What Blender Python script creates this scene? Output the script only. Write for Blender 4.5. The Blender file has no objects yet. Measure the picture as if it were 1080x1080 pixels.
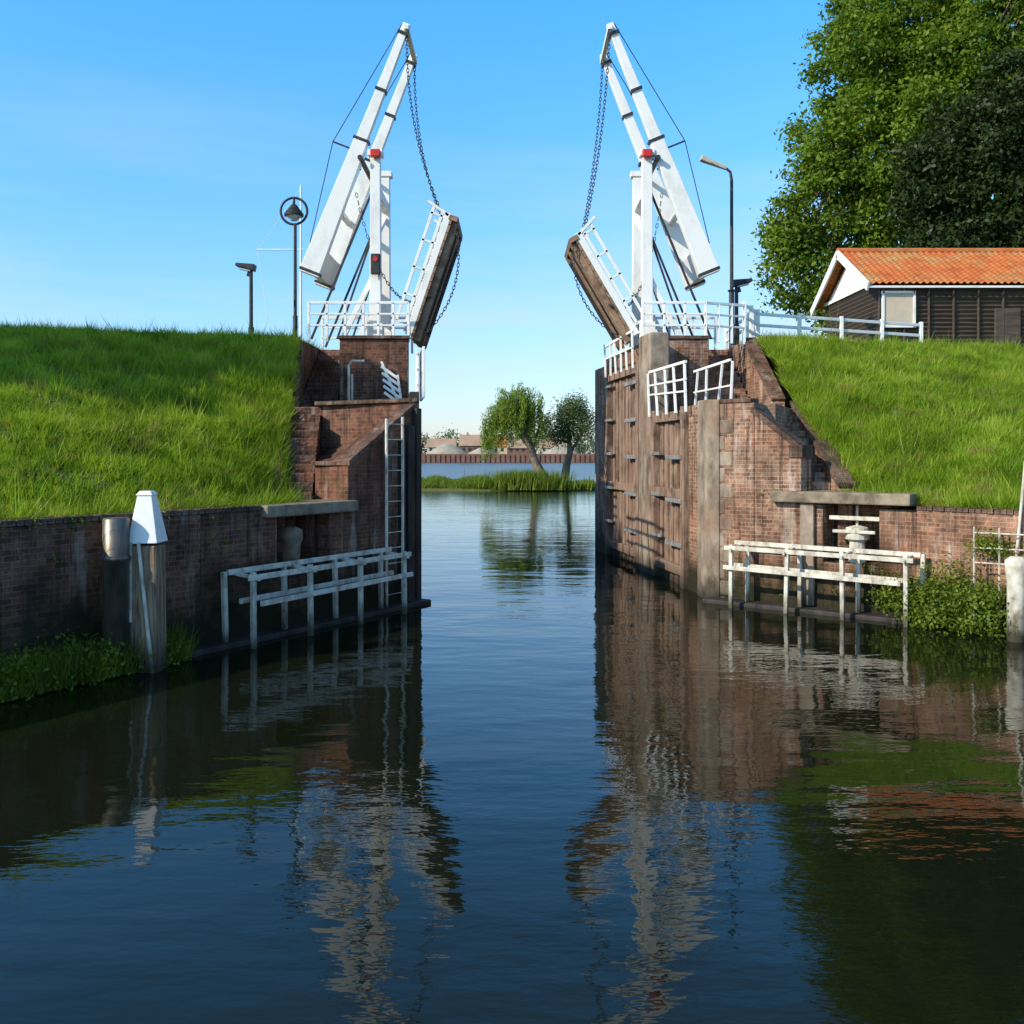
import bpy, math, numpy as np
from mathutils import Vector
R = math.radians
rng = np.random.default_rng(7)
scene = bpy.context.scene

# ------------------------------------------------------------------ materials
def newmat(name):
    m = bpy.data.materials.new(name); m.use_nodes = True
    nt = m.node_tree; nt.nodes.clear()
    out = nt.nodes.new('ShaderNodeOutputMaterial')
    return m, nt, out
def mixc(nt, fac, a, b, blend='MIX'):
    n = nt.nodes.new('ShaderNodeMix'); n.data_type = 'RGBA'; n.blend_type = blend
    for i, v in ((0, fac), (6, a), (7, b)):
        if isinstance(v, (int, float)): n.inputs[i].default_value = v
        elif isinstance(v, tuple): n.inputs[i].default_value = v if len(v) == 4 else (*v, 1)
        else: nt.links.new(v, n.inputs[i])
    return n.outputs[2]
def rampf(nt, src, a, b, lo=0.0, hi=1.0):
    n = nt.nodes.new('ShaderNodeMapRange'); n.inputs[1].default_value = a; n.inputs[2].default_value = b
    n.inputs[3].default_value = lo; n.inputs[4].default_value = hi
    nt.links.new(src, n.inputs[0]); return n.outputs[0]
def posnode(nt, scale=(1, 1, 1)):
    g = nt.nodes.new('ShaderNodeNewGeometry'); m = nt.nodes.new('ShaderNodeMapping')
    m.inputs['Scale'].default_value = scale; nt.links.new(g.outputs['Position'], m.inputs[0]); return m.outputs[0]
def noise(nt, vec, scale, detail=4, rough=.55):
    n = nt.nodes.new('ShaderNodeTexNoise'); n.inputs['Scale'].default_value = scale
    n.inputs['Detail'].default_value = detail; n.inputs['Roughness'].default_value = rough
    nt.links.new(vec, n.inputs['Vector']); return n.outputs['Fac']
def bump(nt, h, strength, dist, normal=None):
    b = nt.nodes.new('ShaderNodeBump'); b.inputs['Strength'].default_value = strength
    b.inputs['Distance'].default_value = dist; nt.links.new(h, b.inputs['Height'])
    if normal: nt.links.new(normal, b.inputs['Normal'])
    return b.outputs[0]
def finish(nt, out, color, rough=.7, normal=None, metallic=0., spec=.4):
    p = nt.nodes.new('ShaderNodeBsdfPrincipled')
    if isinstance(color, tuple): p.inputs['Base Color'].default_value = (*color, 1)
    else: nt.links.new(color, p.inputs['Base Color'])
    if isinstance(rough, (int, float)): p.inputs['Roughness'].default_value = rough
    else: nt.links.new(rough, p.inputs['Roughness'])
    p.inputs['Metallic'].default_value = metallic; p.inputs['Specular IOR Level'].default_value = spec
    if normal: nt.links.new(normal, p.inputs['Normal'])
    nt.links.new(p.outputs[0], out.inputs[0]); return p
def zmix(nt, n, k):
    sep = nt.nodes.new('ShaderNodeSeparateXYZ'); nt.links.new(posnode(nt), sep.inputs[0])
    ma = nt.nodes.new('ShaderNodeMath'); ma.operation = 'MULTIPLY_ADD'
    nt.links.new(n, ma.inputs[0]); ma.inputs[1].default_value = k; nt.links.new(sep.outputs[2], ma.inputs[2]); return ma.outputs[0]

def mat_brick(name, c1, c2, mortar, lime=.5, damp=1.0, dark=.65, moss=.4):
    m, nt, out = newmat(name)
    uv = nt.nodes.new('ShaderNodeTexCoord').outputs['UV']
    pos = posnode(nt)
    b = nt.nodes.new('ShaderNodeTexBrick')
    b.inputs['Scale'].default_value = 1; b.inputs['Brick Width'].default_value = .23
    b.inputs['Row Height'].default_value = .078; b.inputs['Mortar Size'].default_value = .007
    b.inputs['Mortar Smooth'].default_value = .3; b.inputs['Bias'].default_value = -.1
    b.inputs['Color1'].default_value = (*c1, 1); b.inputs['Color2'].default_value = (*c2, 1)
    b.inputs['Mortar'].default_value = (*mortar, 1); nt.links.new(uv, b.inputs['Vector'])
    col = b.outputs['Color']
    n1 = noise(nt, pos, 1.1, 5, .65)
    n3 = noise(nt, pos, 7, 4, .75)
    col = mixc(nt, rampf(nt, n3, .47, .72, 0, .75), col, tuple(min(1, x*1.6) for x in c2))
    n4 = noise(nt, pos, .45, 3, .6)
    col = mixc(nt, rampf(nt, n4, .4, .65, 0, .4), col, (c2[0]*1.15, c2[1]*.85, c2[2]*.7))
    ps = posnode(nt, (2.6, 2.6, .3)); n2 = noise(nt, ps, 1.6, 5, .72)
    col = mixc(nt, rampf(nt, n2, .54, .70, 0, lime), col, (.55, .49, .42))
    col = mixc(nt, rampf(nt, n1, .42, .64, 0, dark), col, tuple(x*.35 for x in c1))
    n5 = noise(nt, posnode(nt, (3.3, 3.3, .2)), 2.1, 4, .7)
    col = mixc(nt, rampf(nt, n5, .51, .66, 0, .78), col, (.03, .022, .015))
    n6 = noise(nt, pos, 2.6, 5, .75)
    col = mixc(nt, rampf(nt, n6, .57, .69, 0, moss), col, (.05, .055, .02))
    col = mixc(nt, rampf(nt, zmix(nt, n1, -1.7), -.45, .5, .95*damp, 0), col, (.016, .018, .008))
    bn = bump(nt, b.outputs['Fac'], -.7, .012)
    bn = bump(nt, n3, .9, .035, bn)
    finish(nt, out, col, .88, bn, spec=.15); return m
def mat_noise(name, a, b, scale=3, stretch=(1, 1, 1), rough=.7, bumpd=.005, lo=.35, hi=.65, metallic=0, spec=.3, c=None, damp=None):
    m, nt, out = newmat(name); pos = posnode(nt, stretch)
    n = noise(nt, pos, scale, 5, .65)
    col = mixc(nt, rampf(nt, n, lo, hi), a, b)
    if c:
        n2 = noise(nt, posnode(nt), scale*.37, 4, .7); col = mixc(nt, rampf(nt, n2, .5, .68, 0, .8), col, c)
    if damp: col = mixc(nt, rampf(nt, zmix(nt, n, -.5), -.2, .3, .92, 0), col, damp)
    finish(nt, out, col, rough, bump(nt, n, .7, bumpd), metallic, spec); return m
def mat_leaf(name, cols, transl=.35, nscale=.5, dry=None):
    m, nt, out = newmat(name)
    n = noise(nt, posnode(nt), nscale, 4, .65)
    g = nt.nodes.new('ShaderNodeNewGeometry')
    ma = nt.nodes.new('ShaderNodeMath'); ma.operation = 'MULTIPLY_ADD'; ma.inputs[1].default_value = .4
    nt.links.new(g.outputs['Random Per Island'], ma.inputs[0])
    nt.links.new(rampf(nt, n, .32, .68, 0, .6), ma.inputs[2])
    r = nt.nodes.new('ShaderNodeValToRGB'); e = r.color_ramp.elements
    e[0].position = 0; e[0].color = (*cols[0], 1); e[1].position = 1; e[1].color = (*cols[-1], 1)
    for i, c in enumerate(cols[1:-1]):
        x = e.new((i+1)/(len(cols)-1)); x.color = (*c, 1)
    nt.links.new(ma.outputs[0], r.inputs[0]); col = r.outputs[0]
    if dry:
        nd = noise(nt, posnode(nt), 1.9, 3, .7); col = mixc(nt, rampf(nt, nd, .56, .68, 0, .75), col, dry)
        nd = noise(nt, posnode(nt), .4, 3, .6); col = mixc(nt, rampf(nt, nd, .45, .68, 0, .55), col, tuple(x*.6 for x in cols[1]))
    p = nt.nodes.new('ShaderNodeBsdfPrincipled'); p.inputs['Roughness'].default_value = .5
    p.inputs['Specular IOR Level'].default_value = .2; nt.links.new(col, p.inputs['Base Color'])
    t = nt.nodes.new('ShaderNodeBsdfTranslucent')
    nt.links.new(mixc(nt, 1., col, (1.3, 1.25, .5), 'MULTIPLY'), t.inputs[0])
    mx = nt.nodes.new('ShaderNodeMixShader'); mx.inputs[0].default_value = transl
    nt.links.new(p.outputs[0], mx.inputs[1]); nt.links.new(t.outputs[0], mx.inputs[2])
    nt.links.new(mx.outputs[0], out.inputs[0]); return m

M = {}
M['brickL'] = mat_brick('brick_shaded', (.085, .038, .024), (.22, .105, .068), (.19, .155, .12), .5)  # left-hand brick: the walls' shade is mixed into this darker palette
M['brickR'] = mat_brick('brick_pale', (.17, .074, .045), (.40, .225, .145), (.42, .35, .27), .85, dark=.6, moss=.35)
M['cap'] = mat_brick('brick_coping', (.08, .045, .034), (.18, .11, .08), (.18, .16, .13), .4, 0, moss=.7)
M['stone'] = mat_noise('weathered_stone', (.38, .30, .22), (.12, .085, .06), 2.5, (1, 1, .5), .85, .03, damp=(.02, .02, .012), c=(.24, .13, .08))
M['slab'] = mat_noise('concrete_slab', (.33, .26, .18), (.13, .10, .065), 3, rough=.9, bumpd=.02)
M['white'] = mat_noise('white_paint', (.84, .82, .77), (.56, .53, .46), 2.4, (1, 1, .6), .5, .003, lo=.5, hi=.88)
M['whitewood'] = mat_noise('weathered_white_wood', (.68, .63, .52), (.26, .20, .14), 6, (1, 1, .5), .85, .012, lo=.42, hi=.72, damp=(.05, .042, .022))
M['gate'] = mat_noise('gate_wood', (.17, .09, .055), (.36, .25, .18), 4, (4, 4, .35), .88, .02, damp=(.022, .02, .012), c=(.06, .032, .022))
M['wood'] = mat_noise('brown_timber', (.20, .115, .07), (.38, .26, .17), 5, (1, 5, 1), .8, .01, c=(.10, .06, .04))
M['pilewood'] = mat_noise('pile_wood', (.40, .28, .18), (.10, .062, .04), 5, (5, 5, .3), .9, .04, damp=(.025, .024, .014))
M['black'] = mat_noise('black_steel', (.02, .02, .022), (.05, .048, .045), 5, rough=.5, bumpd=.002)
M['rubber'] = mat_noise('tarred_fender', (.012, .012, .012), (.06, .048, .038), 3, (1, 1, .4), .7, .01)
M['pile'] = mat_noise('steel_pile', (.10, .09, .08), (.26, .21, .16), 5, (1, 1, .3), .4, .004, metallic=.6, damp=(.015, .015, .01))
M['steel'] = mat_noise('galvanised_steel', (.2, .19, .18), (.38, .37, .35), 8, rough=.55, metallic=.3, c=(.16, .08, .05))
M['lamp'] = mat_noise('lamp_head', (.5, .42, .3), (.6, .52, .4), 4, rough=.4)
M['soil'] = mat_noise('bank_soil', (.07, .10, .02), (.12, .13, .035), 1.5, rough=.95, bumpd=.05, c=(.15, .11, .055))
M['gravel'] = mat_noise('gravel', (.4, .35, .28), (.3, .26, .2), .3, rough=.95)
M['sheet'] = mat_noise('rusty_sheet_pile', (.16, .075, .05), (.24, .13, .09), .4, rough=.8)
M['bark'] = mat_noise('bark', (.26, .19, .12), (.10, .075, .055), 5, (1, 1, .25), .95, .03)
M['tile'] = mat_noise('roof_tile', (.55, .17, .055), (.38, .10, .035), 2.2, rough=.8, bumpd=.01, c=(.40, .27, .11), spec=.1)
M['darkwood'] = mat_noise('dark_tarred_boards', (.055, .036, .027), (.11, .078, .058), 3, (.5, 4, 4), .7, .005)
M['cream'] = mat_noise('cream_panel', (.62, .50, .38), (.52, .42, .32), 2, rough=.7)
M['brownroof'] = mat_noise('brown_roof', (.34, .21, .14), (.42, .28, .2), .3, rough=.9)
M['leaf1'] = mat_leaf('broad_leaf', [(.025, .05, .006), (.08, .14, .012), (.16, .24, .02), (.25, .33, .035)], .42)
M['leaf2'] = mat_leaf('dark_leaf', [(.014, .025, .006), (.026, .046, .01), (.048, .072, .018)], .22)
M['leafw'] = mat_leaf('willow_leaf', [(.12, .19, .025), (.22, .31, .045), (.34, .40, .08)], .45)
M['leafw2'] = mat_leaf('olive_leaf', [(.06, .10, .035), (.11, .16, .055), (.17, .21, .08)])
M['grass'] = mat_leaf('grass_blade', [(.07, .12, .01), (.16, .26, .017), (.27, .40, .027), (.38, .47, .05), (.48, .45, .15)], .4, .9, dry=(.36, .27, .10))
M['weed'] = mat_leaf('weed_leaf', [(.06, .10, .012), (.14, .2, .02), (.28, .32, .04)], .4, 2)
M['far'] = mat_leaf('distant_foliage', [(.07, .11, .06), (.11, .15, .08), (.15, .18, .09)], .2, .05)
def flat(name, c, rough=.5):
    m, nt, out = newmat(name); finish(nt, out, c, rough); return m
M['red'] = mat_noise('red_paint', (.65, .03, .02), (.5, .03, .02), 5, rough=.4)
M['glass'] = flat('lamp_glass', (.5, .55, .55), .1)
M['redlens'] = flat('red_lens', (.5, .02, .02), .2)
# water
m, nt, out = newmat('canal_water')
a = noise(nt, posnode(nt, (.5, 1, 1)), 1.0, 2, .5); b = noise(nt, posnode(nt, (.6, 1.3, 1)), 3.6, 3, .55)
patch = noise(nt, posnode(nt, (.5, 1, 1)), .22, 3, .5)
mb = nt.nodes.new('ShaderNodeMath'); mb.operation = 'MULTIPLY'; nt.links.new(b, mb.inputs[0]); nt.links.new(rampf(nt, patch, .35, .65, .35, 1.3), mb.inputs[1])
sep = nt.nodes.new('ShaderNodeSeparateXYZ'); nt.links.new(posnode(nt), sep.inputs[0])
nn = bump(nt, a, 1, .018); nn2 = bump(nt, mb.outputs[0], 1, .0055, nn)
p = finish(nt, out, (.007, .009, .004), rampf(nt, sep.outputs[1], 30, 130, .012, .27), nn2, spec=.5); p.inputs['IOR'].default_value = 1.333
M['water'] = m

# ------------------------------------------------------------------ mesh tools
def link(o, parent=None):
    scene.collection.objects.link(o)
    if parent: o.parent = parent
    return o
def empty(name):
    e = bpy.data.objects.new(name, None); e.empty_display_size = .3; return link(e)
class MB:
    def __init__(s): s.v = []; s.f = []; s.m = []
    def poly(s, pts, faces, mi=0):
        k = len(s.v); s.v += [tuple(map(float, p)) for p in pts]
        s.f += [tuple(i+k for i in f) for f in faces]; s.m += [mi]*len(faces)
    def prism(s, xy, z0, z1, mi=0):
        n = len(xy); area = sum(xy[i][0]*xy[(i+1) % n][1]-xy[(i+1) % n][0]*xy[i][1] for i in range(n))
        z0 = [z0]*n if np.isscalar(z0) else list(z0); z1 = [z1]*n if np.isscalar(z1) else list(z1)
        xy = list(xy)
        if area < 0: xy = xy[::-1]; z0 = z0[::-1]; z1 = z1[::-1]
        pts = [(x, y, z) for (x, y), z in zip(xy, z0)]+[(x, y, z) for (x, y), z in zip(xy, z1)]
        s.poly(pts, [tuple(range(n))[::-1], tuple(range(n, 2*n))]+[(i, (i+1) % n, n+(i+1) % n, n+i) for i in range(n)], mi)
    def box(s, x0, x1, y0, y1, z0, z1, mi=0): s.prism([(x0, y0), (x1, y0), (x1, y1), (x0, y1)], z0, z1, mi)
    def fbox(s, fr, s0, s1, n0, n1, z0, z1, mi=0):
        o, u, n = fr
        c = [(o[0]+u[0]*a+n[0]*b, o[1]+u[1]*a+n[1]*b) for a, b in ((s0, n0), (s1, n0), (s1, n1), (s0, n1))]
        s.prism(c, z0, z1, mi)
    def beam(s, p0, p1, w, h, side=(0, 1, 0), mi=0, w1=None, h1=None):
        p0 = Vector(p0); p1 = Vector(p1); d = (p1-p0).normalized(); sd = Vector(side)
        if abs(sd.dot(d)) > .95: sd = Vector((1, 0, 0)) if abs(d.x) < .9 else Vector((0, 0, 1))
        sd = (sd-d*sd.dot(d)).normalized(); up = d.cross(sd)
        w1 = w if w1 is None else w1; h1 = h if h1 is None else h1
        pts = [p+sd*(a*W/2)+up*(b*H/2) for p, W, H in ((p0, w, h), (p1, w1, h1)) for a, b in ((-1, -1), (1, -1), (1, 1), (-1, 1))]
        s.poly(pts, [(3, 2, 1, 0), (4, 5, 6, 7), (0, 1, 5, 4), (1, 2, 6, 5), (2, 3, 7, 6), (3, 0, 4, 7)], mi)
    def tube(s, pts, r, n=8, mi=0):
        pts = [Vector(p) for p in pts]; r = [r]*len(pts) if np.isscalar(r) else r
        k = len(s.v); ref = None
        for i, p in enumerate(pts):
            d = (pts[min(i+1, len(pts)-1)]-pts[max(i-1, 0)]).normalized()
            if ref is None: ref = Vector((0, 0, 1)) if abs(d.z) < .9 else Vector((1, 0, 0))
            a = (ref-d*ref.dot(d)).normalized(); ref = a; b = d.cross(a)
            for j in range(n):
                t = 2*math.pi*j/n; s.v.append(tuple(p+(a*math.cos(t)+b*math.sin(t))*r[i]))
        for i in range(len(pts)-1):
            for j in range(n):
                s.f.append((k+i*n+j, k+i*n+(j+1) % n, k+(i+1)*n+(j+1) % n, k+(i+1)*n+j)); s.m.append(mi)
        s.f.append(tuple(k+j for j in range(n))[::-1]); s.m.append(mi)
        e = k+(len(pts)-1)*n; s.f.append(tuple(e+j for j in range(n))); s.m.append(mi)
    def torus(s, c, ax_u, ax_v, ru, rv, r, n=12, m2=5, mi=0):
        c = Vector(c); u = Vector(ax_u).normalized(); v = Vector(ax_v).normalized(); w = u.cross(v); k = len(s.v)
        for i in range(n):
            t = 2*math.pi*i/n; q = c+u*math.cos(t)*ru+v*math.sin(t)*rv; o = (u*math.cos(t)*rv+v*math.sin(t)*ru).normalized()
            for j in range(m2):
                a = 2*math.pi*j/m2; s.v.append(tuple(q+(o*math.cos(a)+w*math.sin(a))*r))
        for i in range(n):
            for j in range(m2):
                s.f.append((k+i*m2+j, k+((i+1) % n)*m2+j, k+((i+1) % n)*m2+(j+1) % m2, k+i*m2+(j+1) % m2)); s.m.append(mi)
    def build(s, name, mats, parent=None, bevel=0., smooth=False):
        me = bpy.data.meshes.new(name); me.from_pydata(s.v, [], s.f)
        for mm in mats: me.materials.append(M[mm])
        me.polygons.foreach_set('material_index', s.m); me.update()
        uv = me.uv_layers.new(name='UVMap').data
        for p in me.polygons:
            n = p.normal
            if abs(n.z) < .75:
                t = Vector((-n.y, n.x, 0)).normalized()
                for li in p.loop_indices:
                    co = me.vertices[me.loops[li].vertex_index].co; uv[li].uv = (co.dot(t), co.z)
            else:
                for li in p.loop_indices:
                    co = me.vertices[me.loops[li].vertex_index].co; uv[li].uv = (co.x, co.y)
        if smooth: me.polygons.foreach_set('use_smooth', [True]*len(me.polygons))
        o = bpy.data.objects.new(name, me); link(o, parent)
        if bevel:
            b = o.modifiers.new('bevel', 'BEVEL'); b.width = bevel; b.segments = 2; b.limit_method = 'ANGLE'; b.angle_limit = R(40)
        return o
def fastmesh(name, V, k, mat, parent=None):
    n = len(V)//k; me = bpy.data.meshes.new(name)
    me.vertices.add(n*k); me.vertices.foreach_set('co', V.astype(np.float32).ravel())
    me.loops.add(n*k); me.loops.foreach_set('vertex_index', np.arange(n*k, dtype=np.int32))
    me.polygons.add(n); me.polygons.foreach_set('loop_start', np.arange(0, n*k, k, dtype=np.int32))
    me.materials.append(M[mat]); me.update(calc_edges=True); me.validate()
    o = bpy.data.objects.new(name, me); return link(o, parent)
def unit(a): return a/np.maximum(np.linalg.norm(a, axis=1, keepdims=True), 1e-6)
def leafmesh(name, clumps, per, spread, size, mat, parent=None, up=.4, droop=0, aspect=.55):
    C = np.repeat(clumps, per, axis=0); n = len(C)
    off = rng.normal(size=(n, 3))*np.array(spread)
    if droop: off[:, 2] = -rng.uniform(0, 2, n)*spread[2]*np.repeat(rng.uniform(.5, 1.2, len(clumps)), per)
    P = C+off; nor = unit(rng.normal(size=(n, 3))*.6+unit(off)*.8+np.array([0, 0, up]))
    a = rng.normal(size=(n, 3))
    if droop: a = a*.25+np.array([0, 0, -1])
    a = unit(a-nor*(a*nor).sum(1, keepdims=True)); b = np.cross(nor, a)
    s = size*rng.uniform(.6, 1.3, (n, 1))
    V = np.stack([P-a*s, P+b*s*aspect, P+a*s, P-b*s*aspect], axis=1).reshape(-1, 3)
    return fastmesh(name, V, 4, mat, parent)
def lobeclumps(lobes, n, shell=.8):
    w = np.array([l[3]**2 for l in lobes]); w = w/w.sum(); idx = rng.choice(len(lobes), n, p=w)
    L = np.array(lobes)[idx]; d = unit(rng.normal(size=(n, 3)))
    rr = np.where(rng.random(n) < shell, rng.uniform(.78, 1.1, n), rng.uniform(.2, .8, n))
    return L[:, :3]+d*rr[:, None]*L[:, 3:4]
def blades(name, base, h, w, mat, parent=None, lean=.35, lv=None, hs=None):
    n = len(base); a = rng.uniform(0, 2*math.pi, n); t = np.stack([np.cos(a), np.sin(a), np.zeros(n)], 1)
    H = h*rng.uniform(.5, 1.4, (n, 1)); ln = rng.normal(size=(n, 3))*lean; ln[:, 2] = 1
    if lv is not None: ln[:, :2] += lv
    if hs is not None: H = H*hs[:, None]
    tip = base+unit(ln)*H; ww = w*rng.uniform(.6, 1.3, (n, 1))
    V = np.stack([base-t*ww, base+t*ww, tip], 1).reshape(-1, 3)
    return fastmesh(name, V, 3, mat, parent)
def tufts(name, centers, per, h, w, mat='grass'):
    n = len(centers); C = np.repeat(centers, per, axis=0); o = rng.normal(size=(len(C), 2))*.05
    B = C.copy(); B[:, :2] += o
    hs = np.repeat(np.exp(rng.normal(size=n)*.48), per)
    return blades(name, B, h, w, mat, lean=.35, lv=o*9+np.repeat(rng.normal(size=(n, 2))*.3, per, axis=0), hs=hs)

# ------------------------------------------------------------------ water, banks
w = MB(); w.poly([(-1500, -150, 0), (1500, -150, 0), (1500, 381, 0), (-1500, 381, 0)], [(0, 1, 2, 3)]); w.build('water', ['water'])

def interp(P, s):
    P = np.array(P, float); s = np.clip(s, 0, len(P)-1-1e-6); i = s.astype(int); f = (s-i)[:, None]
    return P[i]*(1-f)+P[i+1]*f
def prof(t):
    return 2.12+3.95*np.clip(t*1.04-.04*t*t*1+.035*np.sin(t*math.pi), 0, 1)
def bumpz(x, y): return .05*np.sin(x*1.3+y*.7)+.05*np.sin(x*2.9-y*2.1+1)+.045*np.sin(y*4.1+x*1.7)+.03*np.sin(x*7.1+y*5.3)
class Bank:
    def __init__(s, W, T, C, B): s.W, s.T, s.C, s.B = W, T, C, B
    def slope(s, ss, t):
        p = interp(s.T, ss)*(1-t[:, None])+interp(s.C, ss)*t[:, None]
        z = prof(t)+bumpz(p[:, 0], p[:, 1])*np.sin(np.clip(t, 0, 1)*math.pi)**.5
        return np.column_stack([p, z])
    def build(s, name):
        ns = (len(s.T)-1)*24; ss = np.linspace(0, len(s.T)-1, ns+1); rows = []
        rows.append(np.column_stack([interp(s.W, ss), np.full(ns+1, 2.05)]))
        for t in np.linspace(0, 1, 35): rows.append(s.slope(ss, np.full(ns+1, t)))
        for off, z in s.B:
            rows.append(np.column_stack([interp(s.C, ss)+np.array(off), np.full(ns+1, z)]))
        V = np.concatenate(rows); k = ns+1; b = MB(); b.v = [tuple(v) for v in V]
        for j in range(len(rows)-1):
            for i in range(ns): b.f.append((j*k+i, j*k+i+1, (j+1)*k+i+1, (j+1)*k+i)); b.m.append(0)
        return b.build(name, ['soil'], smooth=True)
bankL = Bank([(-3.9, 17.2), (-4.2, 16.1), (-6.75, 12), (-12.9, 2), (-22, -13)],
             [(-4.35, 17.75), (-4.75, 15.9), (-7.1, 12), (-13.3, 2), (-22.5, -13)],
             [(-5.7, 25.1), (-8, 24.4), (-12.3, 22.9), (-25, 19), (-60, 5)],
             [((-.6, 4.6), 6.05), ((-1, 9), 3.5), ((-2, 16), -1)])
bankR = Bank([(6.3, 18.0), (7.6, 17.2), (9.0, 15.5), (14.5, 8.5), (22, -8)],
             [(6.55, 18.3), (7.8, 17.5), (9.3, 15.9), (14.9, 8.9), (22.5, -8)],
             [(6.6, 25.2), (9, 25.8), (14.7, 27.3), (28, 30), (60, 34)],
             [((0, 5), 6.02), ((3, 35), 5.7), ((4, 46), -1)])
bankL.build('grass_bank'); bankR.build('grass_bank')
def bankgrass(bank, n, smax):
    ss = rng.uniform(0, smax, n); P = bank.slope(ss, rng.uniform(0, 1.0, n))
    bare = np.sin(P[:, 0]*1.9+np.sin(P[:, 1]*2.3)*2)*np.sin(P[:, 1]*1.6+P[:, 0]*.6+1.1)
    P = P[rng.random(n) < np.where(bare > .72, .35, 1)]; P[:, 2] -= .02
    tufts('grass', P, 13, .12, .0105)
bankgrass(bankL, 31000, 2.6); bankgrass(bankR, 31000, 2.5)
for bank in (bankL, bankR):
    n = 4500; ss = rng.uniform(0, 2.4, n); P = np.column_stack([interp(bank.C, ss)+np.column_stack([np.zeros(n), rng.uniform(-.1, 4, n)]), np.full(n, 6.03)])
    tufts('grass', P, 11, .13, .011)
    n = 1500; ss = rng.uniform(0, 2.5, n); f = rng.random((n, 1)); P2 = interp(bank.W, ss)*(1-f)+interp(bank.T, ss)*f
    tufts('grass', np.column_stack([P2, np.full(n, 2.07)]), 12, .16, .011)

# ------------------------------------------------------------------ abutments
aL = (-1.95, 19.4); uL = (-.521, -.854); nL = (.854, -.521); FL = (aL, uL, nL)
aR = (4.04, 19.7); uR = (.786, -.62); nR = (-.62, -.786); FR = (aR, uR, nR)
def fp(fr, s, n, z=None):
    p = (fr[0][0]+fr[1][0]*s+fr[2][0]*n, fr[0][1]+fr[1][1]*s+fr[2][1]*n)
    return p if z is None else (*p, z)
def steps(b, a0, b0, a1, b1, z0, z1, n, mi=0):
    for i in range(n):
        f = i/n; pa = [a0[k]*(1-f)+a1[k]*f for k in (0, 1)]; pb = [b0[k]*(1-f)+b1[k]*f for k in (0, 1)]
        b.prism([pa, pb, b1, a1], z0-1.5 if i == 0 else z0+(z1-z0)*i/n-.3, z0+(z1-z0)*(i+1)/n, mi)
E = empty('lock_abutment')
b = MB()
b.prism([aL, (-2.72, 25.0), (-4.25, 25.0), (-4.25, 20.9)], -1.5, 4.08)
wl = fp(FL, 2.1, 0)
b.prism([fp(FL, .02, .01), wl, (-3.78, 18.2), (-4.24, 20.87)], -1.5, [3.98, 2.8, 2.8, 3.0])
b.prism([(-2.72, 25.01), (-3.45, 30.2), (-6.2, 30.2), (-5.7, 27.9), (-4.6, 27.9), (-4.55, 25.0)], -1.5, 6.06)
b.prism([(-5.35, 23.3), (-5.62, 25.6), (-5.92, 25.6), (-5.65, 23.3)], 1.5, [4.25, 6.1, 6.1, 4.25])
b.prism([(-5.62, 25.61), (-5.6, 28.2), (-5.95, 28.2), (-5.92, 25.61)], 1.5, 6.1)
b.prism([(-4.26, 21.3), (-4.26, 25), (-5.7, 25.3), (-5.1, 21.3)], 1, 4.06)
b.prism([(-4.38, 17.7), (-4.98, 21.3), (-5.12, 21.3), (-4.52, 17.7)], 1.2, [2.45, 4.25, 4.25, 2.45])
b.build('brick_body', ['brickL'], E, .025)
b = MB(); steps(b, (-4.38, 17.9), (-3.78, 17.9), (-4.97, 21.2), (-4.26, 21.2), 2.12, 4.06, 11)
steps(b, (-5.58, 24.6), (-4.62, 24.6), (-5.58, 27.8), (-4.62, 27.8), 4.06, 6.06, 11)
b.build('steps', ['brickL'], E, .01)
b = MB()
b.beam(fp(FL, .1, -.13, 4.0), fp(FL, 2.1, -.13, 2.85), .34, .1, (*nL, 0))
b.prism([(-4.3, 20.95), (-4.33, 20.75), (-1.93, 19.33), (-1.97, 19.62)], 4.083, 4.17)
b.prism([(-2.69, 24.93), (-4.6, 24.93), (-4.6, 25.25), (-2.73, 25.25)], 6.063, 6.15)
b.prism([(-3.0, 17.55), (-3.82, 18.12), (-3.9, 18.4), (-3.1, 17.85)], 2.803, 2.88)
b.build('coping', ['cap'], E, .015)
b = MB(); b.fbox(FL, .0, .16, -.1, .13, -.5, 3.95); b.fbox(FL, .2, .42, -.02, .12, -.5, 3.6); b.fbox(FL, .47, .62, -.02, .09, -.5, 3.3)
b.prism([(-1.9, 19.4), (-2.0, 20.2), (-2.2, 20.2), (-2.1, 19.4)], -.5, 4.3)
b.build('tarred_fender', ['rubber'], E, .015)
Q = empty('quay_wall'); b = MB()
b.fbox(FL, 2.1, 2.6, -.8, 0, -1.5, 1.95); b.fbox(FL, 2.6, 3.9, -.8, 0, -1.5, .95); b.fbox(FL, 2.6, 3.9, -1.2, -.81, -1.5, 1.95)
b.fbox(FL, 3.9, 26, -.45, 0, -1.5, 2.08)
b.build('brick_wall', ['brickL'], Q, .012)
b = MB(); b.fbox(FL, 1.95, 4.25, -1.3, .14, 1.955, 2.16); b.build('slab_lid', ['slab'], Q, .03)
b = MB(); t = 4.27
while t < 25.5:
    j = rng.uniform(-.012, .012); b.fbox(FL, t, t+.098, -.46, .02+j, 2.083, 2.165+j*.6); t += .108
b.build('coping_bricks', ['cap'], Q, .008)
b = MB(); b.fbox(FL, .0, 26, .02, .38, -1, .08); b.build('footing', ['rubber'], Q, .03)
o = MB(); c = fp(FL, 3.3, -.25); o.tube([(c[0], c[1], .95), (c[0], c[1], 1.45), (c[0], c[1], 1.52), (c[0], c[1], 1.68), (c[0], c[1], 1.74)], [.14, .16, .2, .19, .08], 14)
o.build('mooring_bollard', ['slab'], None, 0, True)
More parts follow.
